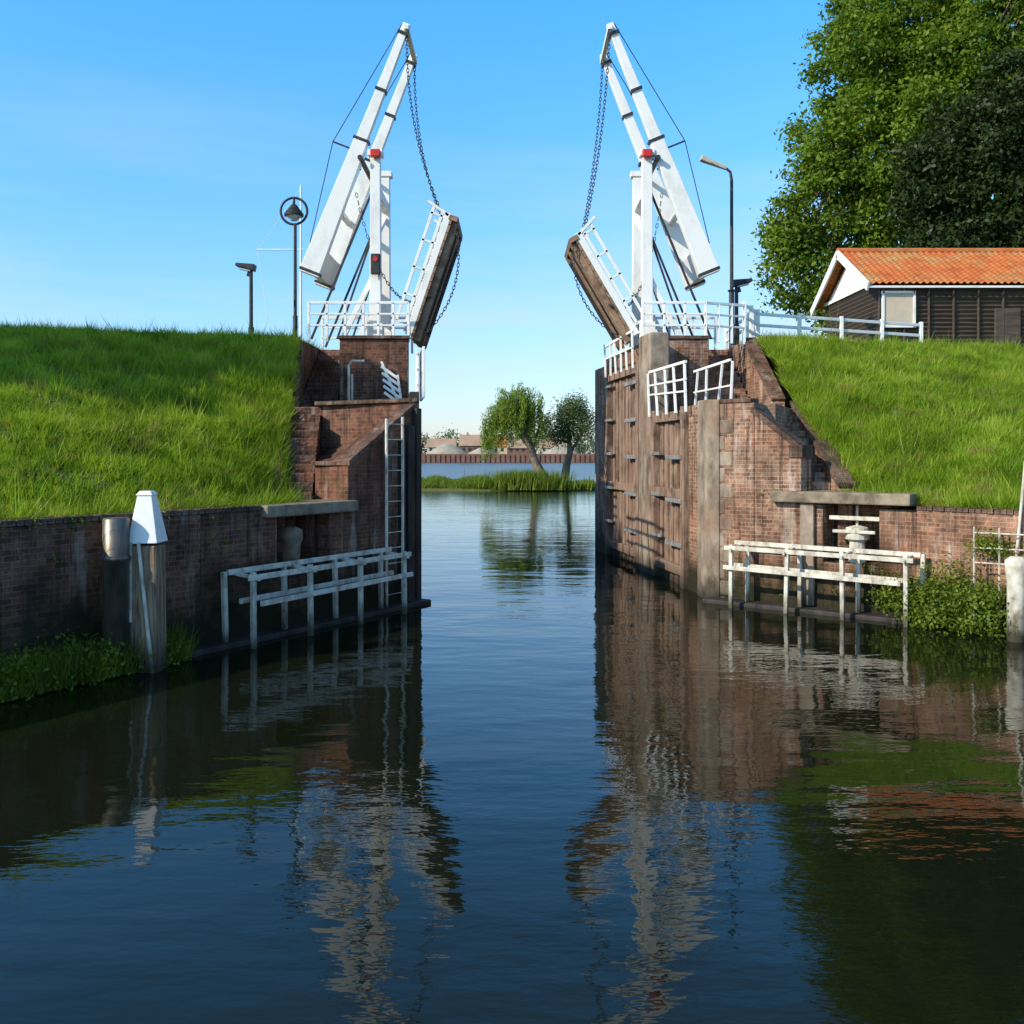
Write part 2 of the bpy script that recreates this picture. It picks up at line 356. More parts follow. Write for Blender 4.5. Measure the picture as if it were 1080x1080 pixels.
# RIGHT
E2 = empty('lock_abutment')
dU = (-.134, .991); dN = (-.991, -.134); FG = (aR, dU, dN)
b = MB(); off = .32
b.prism([fp(FG, 0, -off), fp(FG, 5.3, -off), (7.0, 25.0), (6.5, 21.9), (5.4, 19.4)], -1.5, 4.06)
wr = fp(FR, 2.02, 0)
b.prism([fp(FR, .3, 0), fp(FR, 1.05, 0), fp(FR, 1.05, -.5), fp(FR, .3, -.7)], -1.5, 4.06)
b.prism([fp(FR, 1.05, 0), wr, fp(FR, 2.02, -.55), fp(FR, 1.05, -.5)], -1.5, [3.85, 3.06, 3.06, 3.85])
b.prism([fp(FR, 1.06, -.5), fp(FR, 2.02, -.55), (5.95, 20.8), (5.5, 21)], -1.5, [3.6, 3.04, 3.4, 4.0])
b.prism([fp(FG, 5.3, -off), fp(FG, 10.5, -off), (7.3, 30.1), (6.2, 27.9), (5.2, 27.9), (5.2, 25.01)], -1.5, 6.06)
b.prism([(6.42, 23.4), (6.33, 25.9), (6.63, 25.9), (6.75, 23.4)], 1.5, [4.3, 6.12, 6.12, 4.3])
b.prism([(6.33, 25.91), (6.3, 28.2), (6.63, 28.2), (6.63, 25.91)], 1.5, 6.12)
b.prism([(6.32, 18.35), (6.47, 21.9), (6.75, 21.9), (6.6, 18.35)], 1.2, [2.35, 4.15, 4.15, 2.35])
b.fbox(FG, .62, 1.5, -.5, -.1, -1.5, 4.1)
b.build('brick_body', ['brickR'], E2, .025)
b = MB(); steps(b, (5.72, 18.75), (6.31, 18.55), (5.98, 21.7), (6.46, 21.85), 2.12, 4.06, 11)
steps(b, (5.24, 24.6), (6.28, 24.6), (5.24, 27.8), (6.28, 27.8), 4.06, 6.06, 11)
b.build('steps', ['brickR'], E2, .01)
b = MB()
b.beam(fp(FR, 1.0, -.16, 3.92), fp(FR, 2.04, -.16, 3.1), .38, .11, (*nR, 0))
b.fbox(FR, .3, 1.0, -.36, .03, 4.063, 4.15)
b.fbox(FR, 1.78, 2.06, -.5, .04, 2.95, 3.2)
b.beam((6.46, 18.3, 2.42), (6.61, 21.95, 4.22), .36, .09, (1, 0, 0))
b.beam((6.58, 23.4, 4.36), (6.48, 25.9, 6.18), .36, .09, (1, 0, 0))
b.prism([(3.55, 24.95), (5.2, 24.95), (5.2, 25.3), (3.55, 25.3)], 6.063, 6.15)
b.build('coping', ['cap'], E2, .015)
b = MB(); b.fbox(FG, 0, .6, -.55, 0, -1.5, 4.16); b.prism([fp(FR, 0.01, .01), fp(FR, .3, .02), fp(FR, .3, -.6), fp(FG, .3, -.3)], -1.5, 4.15)
b.fbox(FG, 4.2, 5.3, -.5, .0, -1.5, 6.1)
z = -.2; i = 0
while z < 3.9:
    b.fbox(FR, .3, .42+.16*(i % 2), -.1, .015, z, z+.3); z += .33; i += 1
b.build('stone_quoin', ['stone'], E2, .03)
b = MB(); b.fbox(FG, 9.2, 10.5, -.6, 0, -1.5, 5.7); b.build('brick_pier', ['brickR'], E2, .015)
for (s0, s1, zt) in ((1.55, 4.15, 4.05), (5.4, 9.15, 5.45)):
    G = empty('lock_gate'); b = MB(); np_ = int((s1-s0-.5)/.24); pw = (s1-s0-.5)/np_
    for i in range(np_): b.fbox(FG, s0+.25+i*pw+.01, s0+.25+(i+1)*pw-.01, -.27+.01*(i % 2), -.19+.03*((i*7) % 3), -.6, zt-.1+.03*(i % 2))
    b.build('planks', ['gate'], G, .012)
    b = MB(); b.fbox(FG, s0, s0+.24, -.3, .0, -.8, zt+.05); b.fbox(FG, s1-.24, s1, -.3, .0, -.8, zt+.05)
    for z in (.25, 2.0, zt-.25): b.fbox(FG, s0+.24, s1-.24, -.2, -.03, z, z+.22)
    b.build('frame', ['gate'], G, .015)
    b = MB()
    for z in np.arange(.9, zt-.2, 1.0):
        b.fbox(FG, s0+.1, s0+1.3, -.06, .03, z, z+.1); b.fbox(FG, s1-.8, s1-.05, -.06, .02, z+.1, z+.18)
    b.build('iron_strap', ['steel'], G, .008)
def railing(name, pts, z0, h, npost, mat='white', r=.03, rails=3, parent=None, skew=0, wob=0.):
    b = MB(); pts = [Vector((p[0], p[1], p[2] if len(p) > 2 else z0)) for p in pts]
    for i in range(len(pts)-1):
        p, q = pts[i], pts[i+1]
        for k in range(rails):
            dz = h*(1-k/rails*.95); b.beam(p+Vector((0, 0, dz+rng.normal()*wob)), q+Vector((0, 0, dz+rng.normal()*wob)), r*1.6 if k else r*2.4, r*2.2, (0, 0, 1))
        for j in range(npost+1):
            if i < len(pts)-2 and j == npost: continue
            c = p.lerp(q, j/npost); d = (q-p).normalized()
            b.beam(c-Vector((0, 0, .1)), c+d*(skew*h*(1 if j % 2 else .4)+rng.normal()*wob)+Vector((0, 0, h*1.0)), r*2.2, r*2.2)
    return b.build(name, [mat], parent, .006)
railing('gate_railing', [fp(FG, 1.2, .05), fp(FG, 4.1, .05)], 4.05, 1.0, 4, rails=3, skew=.3, r=.026, wob=.05)
railing('gate_railing', [(*fp(FG, 1.0, -.9), 4.1), (*fp(FG, 3.6, -.95), 4.1)], 4.1, .95, 3, rails=2, skew=-.4, r=.024, wob=.04)
railing('gate_railing', [fp(FG, 5.5, .1), fp(FG, 8.6, .1)], 5.4, .9, 5, rails=2, skew=.2, r=.026, wob=.03)
railing('gate_railing', [(-1.98, 19.9), (-2.35, 23.4)], 4.1, 1.05, 5, rails=3, skew=.25, r=.026)
railing('gate_railing', [(-2.3, 24.7), (-2.55, 26.5)], 4.6, 1.2, 5, rails=4)
b = MB()
for i in range(5): b.beam((-3.42+i*.02, 24.8, 5.32-i*.17), (-2.95+i*.02, 24.75, 4.98-i*.17), .04, .07)
b.beam((-3.42, 24.84, 5.45), (-2.9, 24.8, 4.2), .05, .06); b.beam((-3.0, 24.84, 5.1), (-2.85, 24.8, 4.1), .05, .06)
b.build('folded_barrier', ['white'], None, .005)
b = MB(); b.tube([(-4.2, 24.4, 4.0), (-4.2, 24.4, 5.3), (-4.12, 24.4, 5.42), (-3.8, 24.4, 5.42)], .035); b.tube([(-4.15, 24.6, 4.0), (-4.15, 24.6, 5.1)], .03)
b.build('pipe_handrail', ['whitewood'], None)
Q2 = empty('quay_wall'); b = MB()
b.fbox(FR, 2.02, 2.45, -.8, 0, -1.5, 2.05); b.fbox(FR, 2.45, 3.5, -.8, 0, -1.5, .95); b.fbox(FR, 2.45, 3.5, -1.2, -.81, -1.5, 2.05)
q1 = fp(FR, 4.15, 0)
b.fbox(FR, 3.5, 4.15, -.5, 0, -1.5, 2.0)
q2 = (8.75, 15.2); q3 = (14.2, 8.2); q4 = (22, -9)
for p, q in ((q1, q2), (q2, q3), (q3, q4)):
    d = Vector((q[0]-p[0], q[1]-p[1])).normalized(); n = Vector((-d.y, d.x))
    b.prism([p, q, (q[0]+n.x*.45, q[1]+n.y*.45), (p[0]+n.x*.45, p[1]+n.y*.45)], -1.5, 2.0)
b.build('brick_wall', ['brickR'], Q2, .012)
b = MB(); b.fbox(FR, 1.45, 4.1, -1.3, .2, 2.08, 2.3); b.build('slab_lid', ['slab'], Q2, .03)
b = MB(); b.fbox(FR, 2.03, 2.3, .0, .1, .1, 2.07); b.build('stone_pillar', ['stone'], Q2, .02)
b = MB(); b.fbox(FR, .1, 4.4, .02, .42, -1, .08); b.build('footing', ['rubber'], Q2, .03)
b = MB()
for p, q in ((q1, q2), (q2, q3)):
    L = math.dist(p, q); fr = (p, ((q[0]-p[0])/L, (q[1]-p[1])/L), ((q[1]-p[1])/L, -(q[0]-p[0])/L)); t = 0
    while t < L-.1:
        j = rng.uniform(-.012, .012); b.fbox(fr, t, t+.098, -.46, .02+j, 2.003, 2.08+j*.6); t += .108
b.build('coping_bricks', ['cap'], Q2, .008)
W = MB(); c = fp(FR, 3.0, -.3)
W.tube([(c[0], c[1], .95), (c[0], c[1], 1.35), (c[0], c[1], 1.4), (c[0], c[1], 1.62), (c[0], c[1], 1.66)], [.16, .14, .22, .21, .05], 14)
W.tube([(c[0], c[1], 1.6), (c[0], c[1], 2.08)], .03); W.beam(fp(FR, 2.5, -.2, 1.8), fp(FR, 3.45, -.2, 1.8), .06, .08); W.beam(fp(FR, 2.6, -.1, 1.55), fp(FR, 3.4, -.1, 1.55), .05, .06)
W.build('sluice_winch', ['whitewood'], None, .01)
def fender(fr, t0, t1, z, name):
    b = MB(); n = 4
    for off in (.25, .72):
        b.beam(fp(fr, t0, off, z+(0 if off > .5 else .07)), fp(fr, t1, off, z+(-.02 if off > .5 else .04)), .085, .06, (0, 0, 1))
        b.beam(fp(fr, t0, off+.05, z-.38), fp(fr, t1-.2, off+.05, z-.43), .085, .05, (0, 0, 1))
        for i in range(n):
            t = t0+.12+(t1-t0-.25)*i/(n-1)+(.12 if off < .5 else 0); j = rng.normal()*.04
            b.beam(fp(fr, t, off-.03, -.8), fp(fr, t+.03+j, off-.03+j*.5, z+.06), .075, .075, (*fr[1], 0))
    for i in range(n):
        t = t0+.15+(t1-t0-.3)*i/(n-1); b.beam(fp(fr, t, .2, z+.02), fp(fr, t, .8, z-.04), .06, .05, (0, 0, 1))
    b.build(name, ['whitewood'], None, .008)
fender(FL, 1.15, 5.2, 1.12, 'mooring_fence'); fender(FR, .75, 4.3, 1.18, 'mooring_fence')
b = MB()
for t in (.72, 1.22): b.tube([fp(FL, t, .2, -.5), fp(FL, t, .2, 3.7 if t > 1 else 3.75)], .03)
for z in np.arange(.3, 3.6, .3): b.tube([fp(FL, .72, .2, z), fp(FL, 1.22, .2, z)], .01, 6)
b.build('steel_ladder', ['whitewood'], None)
b = MB(); x, y = -5.43, 13.0
b.tube([(x, y, -1), (x, y, 1.55), (x, y, 1.56), (x, y, 1.62), (x, y, 1.63), (x, y, 2.12), (x, y, 2.14)], [.175, .175, .195, .195, .175, .175, .16], 28)
b.build('steel_mooring_pile', ['pile'], None, 0, True)
P_ = empty('timber_mooring_post'); x, y = -5.08, 13.25
b = MB(); b.beam((x, y, -1), (x-.01, y, 1.75), .40, .40, w1=.38, h1=.38); b.build('post', ['pilewood'], P_, .03)
b = MB(); b.beam((x-.01, y, 1.78), (x-.02, y, 2.44), .42, .42, w1=.2, h1=.2); b.beam((x-.02, y, 2.441), (x-.02, y, 2.5), .24, .24, w1=.16, h1=.16)
b.build('painted_cap', ['white'], P_, .01)
b = MB(); b.beam((x+.14, y-.22, 0), (x-.06, y-.205, 1.8), .03, .04); b.beam((x-.17, y-.215, .7), (x-.17, y-.205, 1.8), .02, .05); b.build('batten', ['whitewood'], P_)

# ------------------------------------------------------------------ drawbridge halves
YN, YF = 25.75, 27.7
def chain(b, p0, p1, sag=(0, 0, 0), mi=0):
    p0, p1, sg = Vector(p0), Vector(p1), Vector(sag); L = (p1-p0).length*1.03; n = int(L/.105); pts = []
    for i in range(n+1):
        f = i/n; pts.append(p0.lerp(p1, f)+sg*4*f*(1-f))
    for i in range(n):
        c = (pts[i]+pts[i+1])/2; d = (pts[i+1]-pts[i]).normalized()
        s = Vector((0, 1, 0)) if i % 2 else d.cross(Vector((0, 1, 0))).normalized()
        b.torus(c, d, s, .07, .03, .011, 10, 5, mi)
def bridge(sg, tipx, botx, postx, hingex, leafdx, leafdz):
    B = empty('drawbridge'); tip = Vector((tipx, 0, 14.7)); bot = Vector((botx, 0, 7.9)); d = (bot-tip).normalized()
    at = lambda v, y: (v[0], y, v[2])
    b = MB(); piv = tip+d*((14.7-11.15)/-d.z)
    for y in (YN, YF):
        mid = piv-d*.4
        b.beam(at(tip, y), at(mid, y), .17, .2, w1=.22, h1=.32)
        b.beam(at(mid, y), at(bot, y), .24, .38, w1=.26, h1=.56)
    b.beam((tipx, YN-.2, 14.55), (tipx, YF+.2, 14.55), .13, .13, (0, 0, 1))
    q = bot-d*.45; b.beam(at(q, YN), at(q, YF), .34, .7, tuple(d.cross(Vector((0, 1, 0)))))
    q = bot-d*2.0; b.beam(at(q, YN), at(q, YF), .14, .14)
    b.build('balance_beam', ['white'], B, .015)
    b = MB()
    for y in (YN, YF):
        for dd, w_ in ((.25, .26), (1.9, .28), (3.35, .42)):
            q = tip+d*dd; b.beam(at(q, y), at(q+d*.07, y), .28, w_+.03)
        q = bot-d*.12; b.beam(at(q, y), at(q+d*.08, y), .28, .58)
        m_ = tip+d*3.7; out = Vector((sg*abs(d.z), 0, abs(d.x))); st = m_+out*.72
        b.beam(at(m_, y), at(st, y), .04, .04)
        b.tube([at(tip+out*.12, y), at(st, y), at(bot-d*.8+out*.3, y)], .013, 6)
    b.tube([(piv[0]-sg*.15, YN-.3, 11.0), (piv[0]-sg*.15, YF+.3, 11.0)], .07, 10)
    for y in (YN, YF):
        b.beam((postx, y, 10.4), (postx+sg*1.75, y, 6.15), .045, .06); b.beam((postx, y, 9.2), (postx+sg*1.05, y, 6.15), .045, .05)
    b.build('ironwork', ['black'], B)
    b = MB()
    for y in (YN, YF):
        b.beam((postx, y, 6.05), (postx, y, 11.1), .28, .31, w1=.25, h1=.26)
        b.beam((postx, y, 6.06), (postx, y, 6.6), .38, .42)
        b.beam((postx, y, 11.1), (postx, y, 11.26), .32, .4)
        b.beam((postx-sg*.05, y, 8.1), (postx+sg*.9, y, 6.15), .12, .13)
    b.beam((postx, YN, 10.2), (postx, YF, 10.2), .22, .26, (1, 0, 0)); b.beam((postx, YN, 8.9), (postx, YF, 9.9), .12, .12, (1, 0, 0))
    b.build('portal_post', ['white'], B, .012)
    b = MB(); b.beam((postx-sg*.02, YN-.24, 11.02), (postx-sg*.02, YN-.24, 11.22), .16, .26); b.build('warning_lamp', ['red'], B, .02)
    h = Vector((hingex, 0, 6.15)); l = Vector((leafdx, 0, leafdz)); ld = l.normalized(); up = Vector((sg*abs(ld.z), 0, abs(ld.x)))
    b = MB(); n = 15
    for i in range(n):
        q = h+l*((i+.5)/n); b.beam(at(q, YN-.12), at(q, YF+.12), l.length/n-.018, .07, tuple(ld))
    b.build('deck_planks', ['wood'], B, .005)
    b = MB()
    for y in (YN+.05, (YN+YF)/2, YF-.05): b.beam(at(h-up*.13, y), at(h+l*.98-up*.12, y), .12, .18)
    b.beam(at(h+l*.99-up*.05, YN-.15), at(h+l*.99-up*.05, YF+.15), .14, .25, tuple(ld))
    b.build('girder', ['wood'], B, .01)
    b = MB()
    for y in (YN+.35, (YN+YF)/2+.25, YF-.4): b.beam(at(h+l*.1-up*.24, y), at(h+l*.9-up*.24, y), .03, .05)
    b.build('iron_brace', ['black'], B)
    b = MB()
    for y in (YN-.08, YF+.08):
        for k in (.28, .55): b.beam(at(h+l*.1+up*k, y), at(h+l*1.03+up*k, y), .055, .08)
        for j in range(5): q = h+l*(.1+.22*j); b.beam(at(q, y), at(q+up*.6, y), .055, .06)
        b.beam(at(h+l*.02+up*.12, y), at(h+l*1.02+up*.12, y), .08, .18)
        b.beam(at(h+l*1.0+up*.1, y), at(h+l*1.0+up*.75+ld*.2, y), .08, .08)
    b.build('leaf_railing', ['white'], B, .006)
    b = MB()
    for y in (YN-.05, YF+.05):
        chain(b, at(tip+Vector((0, 0, -.15)), y), at(h+l*.97+up*.2, y), (-.28 if sg < 0 else .12, 0, -.1))
    chain(b, at(piv-Vector((0, 0, 1.0)), YN-.05), at(h+l*.35-up*.1, YN-.05), (sg*.1, 0, -1.1))
    e = h+l*.97-up*.1; chain(b, at(e, YN-.1), at(h+l*.05-up*.3, YN-.1), tuple(-up*.45))
    b.build('chain', ['black'], B)
bridge(-1, -2.85, -5.5, -3.7, -2.72, 1.1, 3.3)
bridge(1, 2.65, 5.38, 3.66, 3.3, -1.6, 2.75)
T_ = empty('traffic_light'); b = MB(); b.beam((-3.66, YN-.3, 7.85), (-3.66, YN-.3, 8.4), .16, .26); b.beam((-3.66, YN-.28, 8.0), (-3.66, YN-.1, 8.0), .06, .06)
b.build('housing', ['black'], T_, .03); b = MB(); b.tube([(-3.66, YN-.4, 8.25), (-3.66, YN-.37, 8.25)], .07, 14); b.build('lens', ['redlens'], T_)
railing('bridge_railing', [(-5.4, 25.2), (-3.95, 25.2), (-2.75, 25.2)], 6.1, .95, 3, rails=3)
railing('bridge_railing', [(-5.6, 28.0), (-2.95, 28.0)], 6.1, .95, 4, rails=3)
railing('bridge_railing', [(3.5, 25.2), (5.15, 25.2), (6.3, 25.7)], 6.1, .95, 3, rails=3)
railing('bridge_railing', [(3.3, 28.0), (6.0, 28.0)], 6.1, .95, 4, rails=3)
def fence(pts, name):
    b = MB()
    for i in range(len(pts)-1):
        p, q = Vector(pts[i]), Vector(pts[i+1]); n = max(2, round((q-p).length/1.4)); fn = (p-q).normalized().cross(Vector((0, 0, 1)))
        for k in (1.0, .68, .36): b.beam(p+Vector((0, 0, k)), q+Vector((0, 0, k)), .045, .09, fn)
        for j in range(n+1): c = p.lerp(q, j/n); b.beam(c-Vector((0, 0, .2)), c+Vector((0, 0, 1.1)), .1, .1)
    b.build(name, ['white'], None, .01)
fence([(6.35, 25.9, 6.1), (7.0, 27.0, 6.05)], 'white_fence'); fence([(7.0, 27.2, 6.05), (12.6, 29.2, 6.0)], 'white_fence')
fence([(6.9, 27.6, 6.05), (7.0, 31, 6.05)], 'white_fence')

# ------------------------------------------------------------------ lamps, pole
def boxlamp(x, y, top, sg, name='street_lamp'):
    L = empty(name); b = MB(); b.tube([(x, y, 5.8), (x, y, 6.9), (x, y, 6.92), (x, y, top)], [.09, .09, .06, .055], 10)
    b.beam((x+sg*.02, y, top), (x+sg*.1, y, top-.25), .08, .08); b.build('post', ['black'], L)
    b = MB(); b.beam((x-sg*.12, y, top), (x+sg*.45, y, top+.1), .34, .2, w1=.3, h1=.09); b.build('head', ['black'], L, .02)
    b = MB(); b.beam((x+sg*.0, y, top-.1), (x+sg*.35, y, top-.02), .24, .03); b.build('lens', ['glass'], L)
boxlamp(-7.98, 29, 8.72, -1); boxlamp(6.75, 28.5, 8.15, 1)
L = empty('round_street_lamp'); x, y, zc = -6.9, 30, 10.72
b = MB(); b.tube([(x+.04, y, 5.9), (x+.04, y, 7.4), (x+.04, y, 7.42), (x+.04, y, 10.3)], [.08, .08, .055, .05], 10)
b.torus((x, y, zc), (1, 0, 0), (0, 0, 1), .42, .42, .04, 28, 6); b.tube([(x, y, zc+.2), (x, y, zc+.42)], .04)
b.build('post_and_ring', ['black'], L, 0, True)
b = MB(); b.tube([(x, y, zc-.16), (x, y, zc-.1), (x, y, zc+.18), (x, y, zc+.24)], [.3, .31, .1, .03], 20); b.build('shade', ['black'], L)
b = MB(); b.tube([(x, y, zc-.3), (x, y, zc-.165)], [.1, .24], 16); b.build('globe', ['glass'], L)
L = empty('tall_street_lamp'); x, y = 6.95, 30
b = MB(); b.tube([(x, y, 5.9), (x, y, 8.2), (x, y, 8.22), (x, y, 11.7), (x-.04, y, 11.95), (x-.18, y, 12.08)], [.085, .085, .06, .05, .045, .04], 10)
b.torus((x, y, 8.2), (1, 0, 0), (0, 1, 0), .1, .1, .03, 14, 5)
b.build('post', ['black'], L); b = MB(); b.beam((x-.15, y, 12.06), (x-.98, y, 12.4), .12, .1, w1=.26, h1=.17); b.build('head', ['lamp'], L, .03)
b = MB(); x, y = -7.35, 33
b.tube([(x, y, 4), (x, y, 12.4)], [.06, .03], 8); b.tube([(x-1.55, y, 10.15), (x+.1, y, 10.15)], .025, 6); b.tube([(x-1.5, y, 10.15), (x-.9, y, 6)], .008, 4); b.tube([(x, y, 12.3), (x-1.5, y, 10.15)], .006, 4)
b.build('flag_pole', ['white'])
b = MB(); b.tube([(8.25, 15.6, .8), (8.45, 15.6, 2.9)], .025); b.build('leaning_pole', ['whitewood'])
b = MB()
for z in (1.2, 1.45, 1.7): b.tube([(7.75, 15.9, z), (8.6, 15.2, z)], .014, 6)
for f in (0, .35, .75, 1): b.tube([(7.75+.85*f, 15.9-.7*f, .2), (7.75+.85*f, 15.9-.7*f, 1.8)], .016, 6)
b.build('steel_railing', ['whitewood'])
b = MB(); x, y = 8.15, 15.3; b.tube([(x, y, -.5), (x, y, .95), (x, y, 1.2), (x, y, 1.3), (x, y, 1.36)], [.15, .15, .18, .18, .1], 18); b.build('mooring_bollard', ['whitewood'], None, 0, True)

# ------------------------------------------------------------------ house
H = empty('boat_house'); x0, x1, y0, y1, zb, ze, zr = 12.75, 26, 33, 38.4, 5.9, 9.0, 10.55; ym = (y0+y1)/2
b = MB(); b.box(x0, x1, y0, y1, zb-.3, ze)
b.poly([(x0, y0, ze), (x0, y1, ze), (x0, ym, zr-.1), (x1, y0, ze), (x1, y1, ze), (x1, ym, zr-.1)], [(0, 2, 1), (3, 4, 5), (0, 3, 5, 2), (1, 2, 5, 4)])
b.build('walls', ['darkwood'], H)
b = MB(); z = zb
while z < ze-.05:
    b.beam((x0, y0-.03, z), (x1, y0-.03, z), .02, .1, (0, .8, .6)); b.beam((x0-.03, y0, z), (x0-.03, y1, z), .02, .1, (.8, 0, .6)); z += .15
b.build('louvres', ['darkwood'], H)
b = MB(); x = x0
while x < x1: b.beam((x, y0-.08, zb), (x, y0-.08, ze), .1, .05); x += .86
b.build('battens', ['darkwood'], H, .01)
b = MB()
ov = .35; nx = 61*7; ny = 16
for sgn in (-1, 1):
    k = len(b.v); ye = (y0-ov) if sgn < 0 else (y1+ov); sl = (zr-ze)/(ym-y0); zee = ze-ov*sl
    for j in range(ny+1):
        for r2 in (0, 1):
            jj = (j+r2*.98) if j < ny else j; f = min(jj/ny, 1)
            for i in range(nx+1):
                X = x0-.5+(x1-x0+1)*i/nx; ph = 2*math.pi*i/7
                b.v.append((X, ye+(ym-ye)*f, zee+.1+(zr-zee)*f+.035*math.sin(ph)+(.04 if r2 == 0 else 0)))
    w_ = nx+1
    for j in range(2*(ny+1)-1):
        for i in range(nx):
            q = (k+j*w_+i, k+j*w_+i+1, k+(j+1)*w_+i+1, k+(j+1)*w_+i); b.f.append(q if sgn < 0 else q[::-1]); b.m.append(0)
b.tube([(x0-.5, ym, zr+.13), (x1+.5, ym, zr+.13)], .12, 10)
b.build('tile_roof', ['tile'], H)
b = MB(); sl = (zr-ze)/(ym-y0)
for xx in (x0-.5,):
    b.beam((xx, y0-ov-.05, ze-ov*sl), (xx, ym, zr+.02), .06, .3, (1, 0, 0)); b.beam((xx, y1+ov+.05, ze-ov*sl), (xx, ym, zr+.02), .06, .3, (1, 0, 0))
b.poly([(x0-.06, y0+.3, ze+.1), (x0-.06, y1-.3, ze+.1), (x0-.06, ym, zr-.25)], [(0, 2, 1)])
b.beam((x0-.5, y0-ov, ze-ov*sl), (x1, y0-ov, ze-ov*sl), .07, .07, (0, 1, 0))
b.beam((x0-.1, y0, ze+.05), (x0-.1, y1, ze+.05), .05, .12, (1, 0, 0))
b.build('white_trim', ['white'], H)
b = MB(); b.box(x0+.15, x0+1.15, y0-.14, y0-.06, 7.5, 8.6); b.build('shutter', ['cream'], H, .01)
b = MB()
for (a, c_, d_, e_) in ((x0+.1, x0+1.2, 8.6, 8.68), (x0+.1, x0+1.2, 7.42, 7.5), (x0+.07, x0+.15, 7.42, 8.68), (x0+1.15, x0+1.23, 7.42, 8.68)): b.box(a, c_, y0-.18, y0-.05, d_, e_)
b.build('window_frame', ['white'], H)
b = MB(); b.box(x0+4, x0+4.9, y0-.12, y0-.05, zb, 8.1); b.build('door', ['darkwood'], H, .02)

# ------------------------------------------------------------------ trees
def tree(name, base, top, lobes, nclump, per, spread, size, leaf, r0=.5, nl=10, **kw):
    T = empty(name); b = MB(); base = Vector(base); top = Vector(top); sp = []
    for i in range(7):
        f = i/6; sp.append(base.lerp(top, f)+Vector((rng.normal()*.12*r0*4*f, rng.normal()*.1*f, 0)))
    b.tube(sp, [r0*(1.25 if i == 0 else 1-.8*i/6) for i in range(7)], 10)
    for i in range(nl):
        l = lobes[i % len(lobes)]; s0 = sp[2+int(rng.integers(0, 4))]; e = Vector(l[:3])+Vector(rng.normal(size=3)*l[3]*.3)
        m_ = s0.lerp(e, .5)+Vector((0, 0, l[3]*.1)); rr = r0*.35
        b.tube([s0, m_, e], [rr, rr*.6, rr*.15], 6)
        for k in range(4):
            e2 = Vector(l[:3])+Vector(unit(rng.normal(size=(1, 3)))[0]*l[3]*.85); b.tube([m_, m_.lerp(e2, .5)+Vector((0, 0, .2)), e2], [rr*.4, rr*.25, rr*.06], 5)
    b.build('trunk', ['bark'], T, 0, True)
    leafmesh('crown', lobeclumps(lobes, nclump), per, spread, size, leaf, T, **kw)
lob1 = [(16.6, 50, 15.3, 3.0), (15.2, 49, 12.4, 2.1), (14.4, 49, 14.8, 1.4), (18, 50, 19.6, 3.0), (16.4, 49, 18.9, 1.5), (18.6, 50, 23.4, 2.8), (20.5, 51, 26, 3.3), (21, 48, 18.5, 2.8), (19, 47.5, 15.6, 1.8), (22.5, 48, 22.5, 2.4), (25, 50, 22, 4.4), (28, 50, 17, 4.6), (19.5, 49, 12.2, 2.4), (17, 48.5, 10.8, 1.5), (23.5, 52, 30, 4.8), (30, 52, 27, 5), (21.5, 48, 14.6, 2.4), (20.3, 47.5, 21, 1.4), (24.5, 47, 25.5, 2)]
tree('lime_tree', (21, 51, 5), (22, 51, 27), lob1, 2300, 75, (.38, .38, .25), .14, 'leaf1', .7, 22)
lob2 = [(21.2, 44, 17.2, 2.1), (22.8, 44, 14.2, 2.5), (19.6, 44, 14.8, 1.5), (24.3, 44, 19.2, 2.5), (26, 44, 15.5, 3), (19.5, 43.6, 12, 1.5), (23, 44, 12, 2.2), (19, 44, 16.8, .9)]
tree('beech_tree', (24, 45, 5), (24, 44.5, 18), lob2, 900, 75, (.36, .36, .24), .13, 'leaf2', .5, 12)
oy = -2.6
lob3 = [(-25, 16+oy, 15, 2.6), (-22.5, 17+oy, 12.8, 2.0), (-27, 15+oy, 12, 2.5), (-22, 19+oy, 15.2, 1.4), (-20.5, 15.5+oy, 12.5, 1.5), (-21.5, 17+oy, 15.5, 1.6)]
tree('oak_tree', (-25, 16.5+oy, 3), (-25, 16.5+oy, 15), lob3, 600, 55, (.4, .4, .28), .22, 'leaf1', .45, 10)
spit = MB(); k = 28
for ring, (fr_, z) in enumerate(((1.15, -.4), (1.0, .12), (.7, .45), (.3, .6))):
    for i in range(k):
        a_ = 2*math.pi*i/k; wob = 1+.06*math.sin(3*a_)+.04*math.sin(7*a_+1); spit.v.append((-4.5+13*fr_*wob*math.cos(a_), 84+5.2*fr_*wob*math.sin(a_), z))
for j in range(3):
    for i in range(k): spit.f.append((j*k+i, j*k+(i+1) % k, (j+1)*k+(i+1) % k, (j+1)*k+i)); spit.m.append(0)
spit.f.append(tuple(3*k+i for i in range(k))); spit.m.append(0); spit.build('grass_spit', ['soil'], None, 0, True)
n = 24000; a_ = rng.uniform(0, 2*math.pi, n); f = np.sqrt(rng.random(n)); P = np.column_stack([-4.5+13*f*np.cos(a_), 84+5.2*f*np.sin(a_), .55-.5*f**3])
blades('reeds', P, .45, .05, 'weed', lean=.3, hs=.6+.8*np.abs(np.sin(P[:, 0]*1.3+np.sin(P[:, 0]*.7))))
n = 4500; P = np.column_stack([rng.normal(1.2, 1.5, n), rng.normal(80, .8, n), np.full(n, .1)]); blades('reeds', P, 1.4, .05, 'weed', lean=.25)
lw = [(.5, 83, 7.3, 1.6), (-1.5, 83, 6.6, 1.0), (-.7, 82.5, 8.0, 1.0), (1.6, 83, 7.9, 1.1), (.6, 83, 8.7, .8), (2.7, 83, 6.6, .8), (-2.3, 83, 5.6, .6)]
